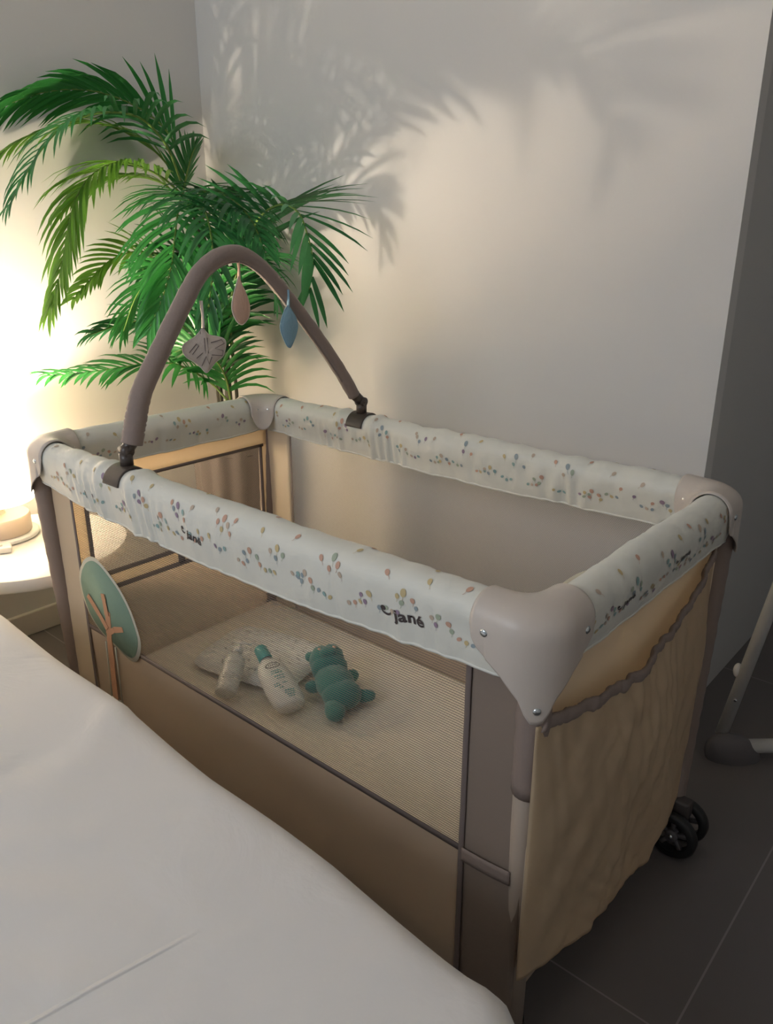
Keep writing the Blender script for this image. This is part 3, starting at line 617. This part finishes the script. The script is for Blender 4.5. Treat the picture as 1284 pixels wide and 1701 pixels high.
# teal-capped bottle leaning on the pillow: base low, cap up
p0, s_, n_, z_ = bottle_frame((.508, .252, ZM + .024), (.335, .312, .243), (0, 0, 1))
bt = thing('lotion_bottle', (.43, .28, ZM), 'white rounded bottle with a teal cap lying against the pillow', 'bottle')
def obody(prof, w, t):
    mb = MB(); n = 40
    mb.grid(lambda u, v: p0 + z_ * interp(prof[0], v) + (s_ * math.cos(2 * math.pi * u) * interp(prof[1], v) * w + n_ * math.sin(2 * math.pi * u) * interp(prof[1], v) ** .8 * t), n, 40, cu=True)
    return mb
H_ = .165
prof = ([(0, 0), (1, H_)], [(0, .05), (.015, .6), (.05, .82), (.15, .96), (.35, 1), (.6, .97), (.78, .86), (.88, .68), (.95, .42), (1, .34)])
obody(prof, .040, .022).build('body', 'lotion', bt)
MB().lathe([(.0001, .040), (.0135, .039), (.0155, .035), (.0165, 0), (.0155, -.004)], p0 + z_ * (H_ - .001), 28, z_).build('cap', 'tealcap', bt)
lb = MB(); r3 = random.Random(9)
def lp(u, v): return p0 + z_ * v + s_ * u + n_ * (.0212 * math.sqrt(max(.05, 1 - (u / .037) ** 2)) * interp(prof[1], v / H_) ** .8 + .0006)
lb.tube([lp(.017 * math.cos(t * .314), .125 + .0085 * math.sin(t * .314)) for t in range(21)], .0010, 5); 
for i in range(5): lb.tube([lp(-.010 + i * .0045, .123), lp(-.0085 + i * .0045, .128)], .0008, 4)
lb.mi = 1
for (v, u0, u1) in ((.105, -.012, .010), (.098, -.014, .012), (.088, -.010, .014), (.080, -.008, .012), (.066, -.020, -.008), (.060, -.020, -.008), (.064, 0, .012), (.052, -.012, -.002), (.040, -.004, .018), (.034, -.006, .018), (.028, -.004, .016), (.022, -.002, .014)):
    x = u0
    while x < u1:
        l = r3.uniform(.002, .005); lb.tube([lp(x, v), lp(min(u1, x + l), v + .0003)], .0014, 4); x += l + .0012
lb.build('printed_text', ['stitch', 'tealcap'], bt)
# frosted pump bottle
p0, s_, n_, z_ = bottle_frame((.350, .185, ZM + .024), (.284, .279, .238), (0, 0, 1))
pb = thing('pump_bottle', (.33, .21, ZM), 'clear frosted pump bottle lying left of the teal-capped bottle', 'bottle')
H_ = .120; prof = ([(0, 0), (1, H_)], [(0, .05), (.02, .8), (.06, 1), (.8, 1), (.9, .85), (.96, .45), (1, .40)])
obody(prof, .026, .020).build('body', 'clear', pb)
MB().lathe([(.011, 0), (.012, .002), (.012, .014), (.006, .017), (.0045, .030), (.0001, .030)], p0 + z_ * H_, 20, z_).build('collar', 'white', pb)
MB().tube([p0 + z_ * (H_ + .030) - s_ * .012, p0 + z_ * (H_ + .033) + s_ * .008, p0 + z_ * (H_ + .030) + s_ * .030], lambda t: .006 - .003 * t, 12, flat=(1, .7)).build('pump_head', 'white', pb)
lb = MB()
for v in (.085, .080, .050, .044, .038):
    x = -.012
    while x < .012:
        l = r3.uniform(.002, .005); lb.tube([p0 + z_ * v + s_ * x + n_ * .0195, p0 + z_ * v + s_ * (x + l) + n_ * .0195], .0007, 4); x += l + .0012
lb.build('printed_text', 'print', pb)
# teal plush bear lying on its side
pl = thing('plush_toy', (.53, .37, ZM), 'teal plush bear lying face up beside the bottles', 'plush toy')
def on(px, py, h): return Vector((px, py, ZM + h))
def lump(parts, seed):
    mb = MB()
    for c, d, an in parts:
        q = Matrix.Rotation(an, 3, 'Z'); s0 = len(mb.v); mb.ball(c, d, q.to_quaternion(), 26)
        for i in range(s0, len(mb.v)):
            v = Vector(mb.v[i]); k = .0018 * nse(v.x * 90, v.y * 90, v.z * 90 + seed); n = (v - Vector(c)).normalized(); mb.v[i] = tuple(v + n * k)
    return mb
def plush():
    A = math.radians(-31)                                           # body axis from head to feet
    ax = Vector((math.cos(A), math.sin(A), 0)); sd = Vector((-ax.y, ax.x, 0)); h0 = Vector((.457, .412, ZM))
    at = lambda a, s, h: h0 + ax * a + sd * s + Vector((0, 0, h))
    body = lump([(at(.070, .0, .038), (.062, .046, .037), A), (at(.115, .005, .033), (.045, .046, .033), A)], 1).build('body', 'teal', pl)
    head = lump([(at(-.004, .012, .056), (.036, .030, .038), A), (at(-.004, -.012, .056), (.036, .030, .038), A), (at(.02, 0, .050), (.034, .044, .036), A), (at(.010, 0, .086), (.018, .022, .012), A)], 2).build('head', 'teal', pl)
    for s in (-1, 1): lump([(at(-.032, s * .034, .056), (.015, .013, .011), A)], 3).build('ear', 'teal', head)
    for s in (-1, 1): MB().ball(at(.000, s * .018, .092), (.0050, .0050, .0030)).build('eye', 't_pink', head)
    for s, a_ in ((-1, .060), (1, .040)): lump([(at(a_, s * .050, .030), (.016, .018, .015), A + s * .4)], 4).build('arm', 'teal', pl)
    lump([(at(.122, .055, .024), (.016, .028, .016), A - .3)], 5).build('leg', 'teal', pl)
    lump([(at(.158, -.022, .024), (.036, .024, .020), A - .2)], 6).build('leg', 'teal', pl)
plush()

# ================================================================== round bedside table with lamp
TC = Vector((-.32, .083, 0))
tb = thing('bedside_table', TC, 'round white bedside table with a wooden leg, left of the cot', 'table')
MB().lathe([(.0001, .385), (.240, .385), (.246, .388), (.249, .394), (.249, .412), (.246, .418), (.240, .42), (.0001, .42)], TC, 96).build('tabletop', 'table', tb, angle=35)
for k in range(3):
    a = math.radians(62 + 120 * k + 180); d = Vector((math.cos(a), math.sin(a), 0))
    MB().tube([TC + d * .175 + Vector((0, 0, .386)), TC + d * .215], lambda t: .017 - .006 * t, 16).build('leg', 'wood', tb)
lm = thing('table_lamp', LAMP + Vector((0, 0, .42)), 'lit table lamp with a glowing white drum shade on the round table', 'lamp')
P_ = LAMP
MB().lathe([(.0001, .4205), (.092, .4205), (.097, .423), (.097, .429), (.092, .432), (.0001, .432)], P_, 64).build('glass_foot', 'glass', lm)
MB().lathe([(.0001, .433), (.078, .433), (.080, .436), (.080, .478), (.077, .482), (.020, .484), (.016, .50), (.014, .60), (.0001, .601)], P_, 64).build('drum_base', 'cream', lm, angle=40)
sh = MB().lathe([(.098, .524), (.0965, .524), (.0945, .680), (.096, .680), (.098, .524)], P_, 72).build('lamp_shade', 'shade', lm)
MB().lathe([(.0001, .530), (.0960, .530), (.0960, .527), (.0001, .527)], P_, 60).build('light_block_disc', 'white', sh)  # unseen disc added to keep the bulb's light off the tabletop
ch = thing('phone_charger', (-.33, -.005, .42), 'white phone charger with cable on the table in front of the lamp', 'charger')
qz = Matrix.Rotation(math.radians(66), 3, 'Z').to_quaternion()
MB().box((-.322, -.012, .4285), (.095, .036, .016), qz).build('adapter', 'white', ch, bevel=.005)
MB().tube(spline([(-.34, -.09, .424), (-.335, -.075, .455), (-.325, -.04, .458), (-.312, .012, .437)], 24), .0028, 8).build('cable', 'white', ch)

# ================================================================== potted artificial palm in the corner
palm = thing('potted_palm', (-.37, .80, 0), 'tall green palm plant in a draped pot standing in the room corner', 'potted plant')
PC = Vector((-.37, .80, 0))
def potf(u, v):
    a = 2 * math.pi * u; z = .56 * v; r = .098 + .022 * v + .006 * math.sin(a * 11 + 2 * nse(math.cos(a), math.sin(a), 1)) + .005 * nse(math.cos(a) * 3, math.sin(a) * 3, z * 3)
    return PC + Vector((math.cos(a) * r, math.sin(a) * r, z))
mb = MB().grid(potf, 120, 14, cu=True); mb.lathe([(.0001, .002), (.098, .002)], PC, 40); mb.build('pot_cover', 'pot', palm)
MB().lathe([(.0001, .530), (.10, .528), (.118, .524)], PC, 40).build('soil', 'soil', palm)
stems = [([(-.35, .79, .52), (-.350, .79, .72), (-.365, .80, .90), (-.42, .81, 1.10), (-.50, .80, 1.30)], .0115), ([(-.325, .80, .52), (-.322, .80, .72), (-.345, .81, .92), (-.33, .82, 1.0), (-.26, .80, 1.08)], .006),
         ([(-.40, .80, .52), (-.405, .79, .70), (-.40, .79, .86), (-.38, .79, .96)], .0055), ([(-.375, .78, .52), (-.37, .775, .70), (-.39, .78, .98), (-.45, .79, 1.18)], .007)]
for pts, r in stems: MB().tube(spline(pts, 24), lambda t, r=r: r * (1 - .25 * t) + .0006 * math.sin(t * 60), 10).build('stem', 'trunk', palm)
def frond(pts, ln, n, mi, droop, seed, sweep=0, wk=1.0):
    rnd = random.Random(seed); m_ = 60; C = spline(pts, m_); T = [(C[min(i + 1, m_ - 1)] - C[max(i - 1, 0)]).normalized() for i in range(m_)]
    cum = [0]
    for i in range(1, m_): cum.append(cum[-1] + (C[i] - C[i - 1]).length)
    N = Vector((0, 0, 1)); N = (N - T[0] * N.dot(T[0])); N = N.normalized() if N.length > .2 else Vector((.7, -.7, 0)).normalized(); NN = []
    for i in range(m_): N = (N - T[i] * N.dot(T[i])).normalized(); NN.append(N.copy())
    # ease the frond plane towards facing up / the room
    mb = MB(); mb.mi = 1; mb.tube(C, lambda t: .0034 * (1 - .75 * t) + .0004, 7); mb.mi = 0
    tot = cum[-1]
    ln = ln * 1.12; n = int(n * 1.0)
    for k in range(n):
        f = .10 + .89 * (k + .5) / n
        for sg in (-1, 1):
            ff = f + rnd.uniform(-.008, .008) + sg * .004; s = ff * tot; i = max(1, min(m_ - 2, next((j for j in range(m_) if cum[j] >= s), m_ - 2)))
            t = T[i]; nn = NN[i]; side = t.cross(nn) * sg
            up = nn * (.28 - .3 * min(1, sweep) + rnd.uniform(-.12, .15)); fw = .55 + .75 * ff + sweep
            d = (t * fw + side * (1.05 - .45 * ff) + up).normalized()
            l = ln * (.55 + .45 * math.sin(math.pi * min(1, ff * 1.15 + .08))) * rnd.uniform(.85, 1.1) * (1 if ff < .8 else 1 - (ff - .8) * 1.6)
            w = .0068 * wk * rnd.uniform(.85, 1.15); g = 5; p = C[i].copy(); seg = l / g; dd = d.copy(); vs = []; dr = droop * rnd.uniform(.7, 1.25)
            for j in range(g + 1):
                a = j / g; ww = w * (math.sin(math.pi * min(1, .16 + a * .84) ) ** .7 if a < 1 else .02); ww = max(ww, .0002)
                wd = dd.cross(nn); wd = wd.normalized() if wd.length > .1 else side
                lift = wd.cross(dd).normalized() * ww * .35
                vs += [p - wd * ww + lift, p.copy(), p + wd * ww + lift]
                dd = (dd + Vector((0, 0, -1)) * dr * .32 * (.4 + a)).normalized(); p = p + dd * seg
                p.x = max(p.x, XL + .014); p.y = min(p.y, YB - .014)
            mb.add(vs, [(3 * j + c, 3 * j + c + 1, 3 * j + c + 4, 3 * j + c + 3) for j in range(g) for c in (0, 1)])
    return mb.build('frond', ['leaf%d' % mi, 'rachis'], palm)
FRONDS = [
    ([(-0.57, 0.841, 1.347), (-0.58, 0.842, 1.413), (-0.595, 0.8, 1.495), (-0.6, 0.711, 1.545), (-0.6, 0.589, 1.569), (-0.595, 0.46, 1.556), (-0.59, 0.336, 1.513), (-0.585, 0.216, 1.445)], 0.21, 26, 2, 0.5),
    ([(-0.57, 0.827, 1.338), (-0.58, 0.772, 1.409), (-0.59, 0.695, 1.46), (-0.6, 0.578, 1.487), (-0.6, 0.458, 1.468), (-0.595, 0.34, 1.421), (-0.59, 0.249, 1.357)], 0.19, 22, 1, 0.45),
    ([(-0.5, 0.778, 1.342), (-0.47, 0.715, 1.434), (-0.44, 0.617, 1.492), (-0.42, 0.493, 1.491), (-0.4, 0.38, 1.453), (-0.39, 0.303, 1.392), (-0.38, 0.238, 1.319), (-0.37, 0.186, 1.25)], 0.19, 26, 0, 0.75),
    ([(-0.52, 0.799, 1.301), (-0.5, 0.7, 1.354), (-0.48, 0.578, 1.378), (-0.45, 0.474, 1.348), (-0.43, 0.399, 1.285), (-0.42, 0.354, 1.195), (-0.41, 0.319, 1.106), (-0.4, 0.269, 1.002)], 0.19, 34, 1, 0.7),
    ([(-0.57, 0.823, 1.294), (-0.58, 0.752, 1.343), (-0.585, 0.649, 1.355), (-0.585, 0.529, 1.325), (-0.58, 0.426, 1.258)], 0.17, 24, 1, 0.5),
    ([(-0.488, 0.78, 1.274), (-0.383, 0.7, 1.299), (-0.267, 0.6, 1.258), (-0.193, 0.53, 1.189), (-0.147, 0.48, 1.116), (-0.162, 0.45, 1.027), (-0.199, 0.43, 0.957)], 0.21, 34, 2, 0.6),
    ([(-0.511, 0.8, 1.266), (-0.345, 0.7, 1.285), (-0.157, 0.6, 1.256), (-0.039, 0.53, 1.175), (0.005, 0.49, 1.091), (0.004, 0.47, 1.006)], 0.2, 28, 0, 0.7),
    ([(-0.27, 0.8, 1.053), (-0.165, 0.75, 1.173), (-0.038, 0.69, 1.234), (0.086, 0.65, 1.26), (0.182, 0.62, 1.241), (0.236, 0.6, 1.184), (0.26, 0.59, 1.124), (0.251, 0.58, 1.056)], 0.25, 26, 0, 0.22),
    ([(-0.56, 0.82, 1.294), (-0.539, 0.83, 1.363), (-0.522, 0.84, 1.413), (-0.514, 0.85, 1.439)], 0.13, 14, 2, 0.1),
    ([(-0.51, 0.84, 1.223), (-0.388, 0.82, 1.265), (-0.275, 0.8, 1.287), (-0.176, 0.78, 1.287)], 0.14, 18, 0, 0.1),
    ([(-0.542, 0.82, 1.285), (-0.333, 0.75, 1.306), (-0.138, 0.68, 1.28), (0.015, 0.62, 1.218), (0.102, 0.58, 1.148)], 0.18, 24, 0, 0.6),
    ([(-0.364, 0.78, 0.738), (-0.354, 0.74, 0.847), (-0.39, 0.68, 0.922), (-0.408, 0.58, 0.955), (-0.47, 0.508, 0.939), (-0.47, 0.41, 0.92)], 0.16, 26, 0, 0.55),
    ([(-0.318, 0.76, 0.699), (-0.359, 0.72, 0.762), (-0.351, 0.6, 0.827), (-0.42, 0.533, 0.826), (-0.44, 0.436, 0.821), (-0.45, 0.331, 0.819), (-0.45, 0.253, 0.826)], 0.15, 26, 2, 0.55),
    ([(-0.45, 0.78, 1.047), (-0.512, 0.72, 1.118), (-0.484, 0.6, 1.141), (-0.5, 0.519, 1.119), (-0.5, 0.447, 1.067), (-0.49, 0.384, 1.018)], 0.12, 22, 1, 0.4),
    ([(-0.275, 0.74, 0.702), (-0.244, 0.7, 0.791), (-0.248, 0.66, 0.853), (-0.288, 0.62, 0.878), (-0.345, 0.6, 0.863)], 0.16, 18, 2, 0.7),
    ([(-0.334, 0.8, 0.833), (-0.27, 0.76, 1.003), (-0.191, 0.74, 1.108), (-0.098, 0.73, 1.134), (-0.035, 0.72, 1.089), (-0.025, 0.72, 1.019)], 0.17, 24, 0, 0.6),
    ([(-0.337, 0.78, 0.816), (-0.29, 0.7, 0.988), (-0.249, 0.6, 1.086), (-0.279, 0.53, 1.095), (-0.321, 0.48, 1.033), (-0.36, 0.45, 0.935)], 0.19, 30, 2, 0.6),
    ([(-0.375, 0.82, 0.883), (-0.402, 0.84, 1.046), (-0.343, 0.85, 1.171), (-0.258, 0.86, 1.23), (-0.165, 0.86, 1.222)], 0.17, 22, 0, 0.5),
    ([(-0.379, 0.82, 0.846), (-0.422, 0.8, 0.993), (-0.474, 0.78, 1.099), (-0.478, 0.72, 1.136), (-0.499, 0.67, 1.093), (-0.492, 0.63, 0.999)], 0.18, 28, 0, 0.6),
    ([(-0.359, 0.8, 0.736), (-0.351, 0.76, 0.891), (-0.379, 0.72, 0.964), (-0.446, 0.7, 0.943), (-0.492, 0.68, 0.868)], 0.15, 22, 0, 0.6),
]

SWEEP = {0: 1.5, 1: 1.5, 4: 1.0, 3: .3}
for i, (pts, ln, n, mi, dr) in enumerate(FRONDS): frond(pts, ln, n, mi, dr, i + 1, SWEEP.get(i, 0))

# ================================================================== folding stand in the passage
sd = thing('folding_stand', (1.23, 1.02, 0), 'white tubular folding stand with a grey plastic foot in the passage', 'stand')
D_ = Vector((.745, .667, 0)); S_ = Vector((-.667, .745, 0))
def foot(c, flip, root):
    c = Vector(c)
    def fn(u, v):
        a = 2 * math.pi * u; k = math.sqrt(max(0, 1 - v ** 2.4)); sh = -.022 * flip * v
        return c + D_ * (.066 * math.cos(a) * k + sh) + S_ * (.034 * math.sin(a) * k) + Vector((0, 0, .068 * v))
    return MB().grid(fn, 40, 16, cu=True).add([fn(i / 40, 0) for i in range(40)], [tuple(range(40))]).build('foot', 'grey', root)
A0 = Vector((1.245, 1.005, 0)); A1 = A0 + D_ * .62
f0 = foot(A0, 1, sd); f1 = foot(A1, -1, sd)
MB().tube([A0 + D_ * .03 + Vector((0, 0, .032)), A1 - D_ * .03 + Vector((0, 0, .032))], .017, 16).build('floor_bar', 'white_metal', sd)
B0 = Vector((1.212, 1.0, .055)); B1 = Vector((1.275, 1.0, .46)); BT = B0 + (B1 - B0) * 2.1
up = MB().tube([B0, BT], .0145, 20).build('upright', 'white_metal', sd)
C0 = A1 - D_ * .03 + Vector((0, 0, .055)); MB().tube([C0, C0 + Vector((-.03, .03, .85))], .0145, 20).build('upright', 'white_metal', sd)
MB().tube([BT, C0 + Vector((-.03, .03, .85))], .0145, 20).build('top_bar', 'white_metal', sd)
K = B0 + (B1 - B0) * .42
MB().ball(K + Vector((-.015, 0, .01)), (.010, .012, .018)).build('clip', 'white', up)
MB().lathe([(.0001, .002), (.0035, .002), (.004, 0)], B0 + (B1 - B0) * .27 + Vector((.004, -.0145, 0)), 12, (0, -1, 0)).build('rivet', 'steel', up)
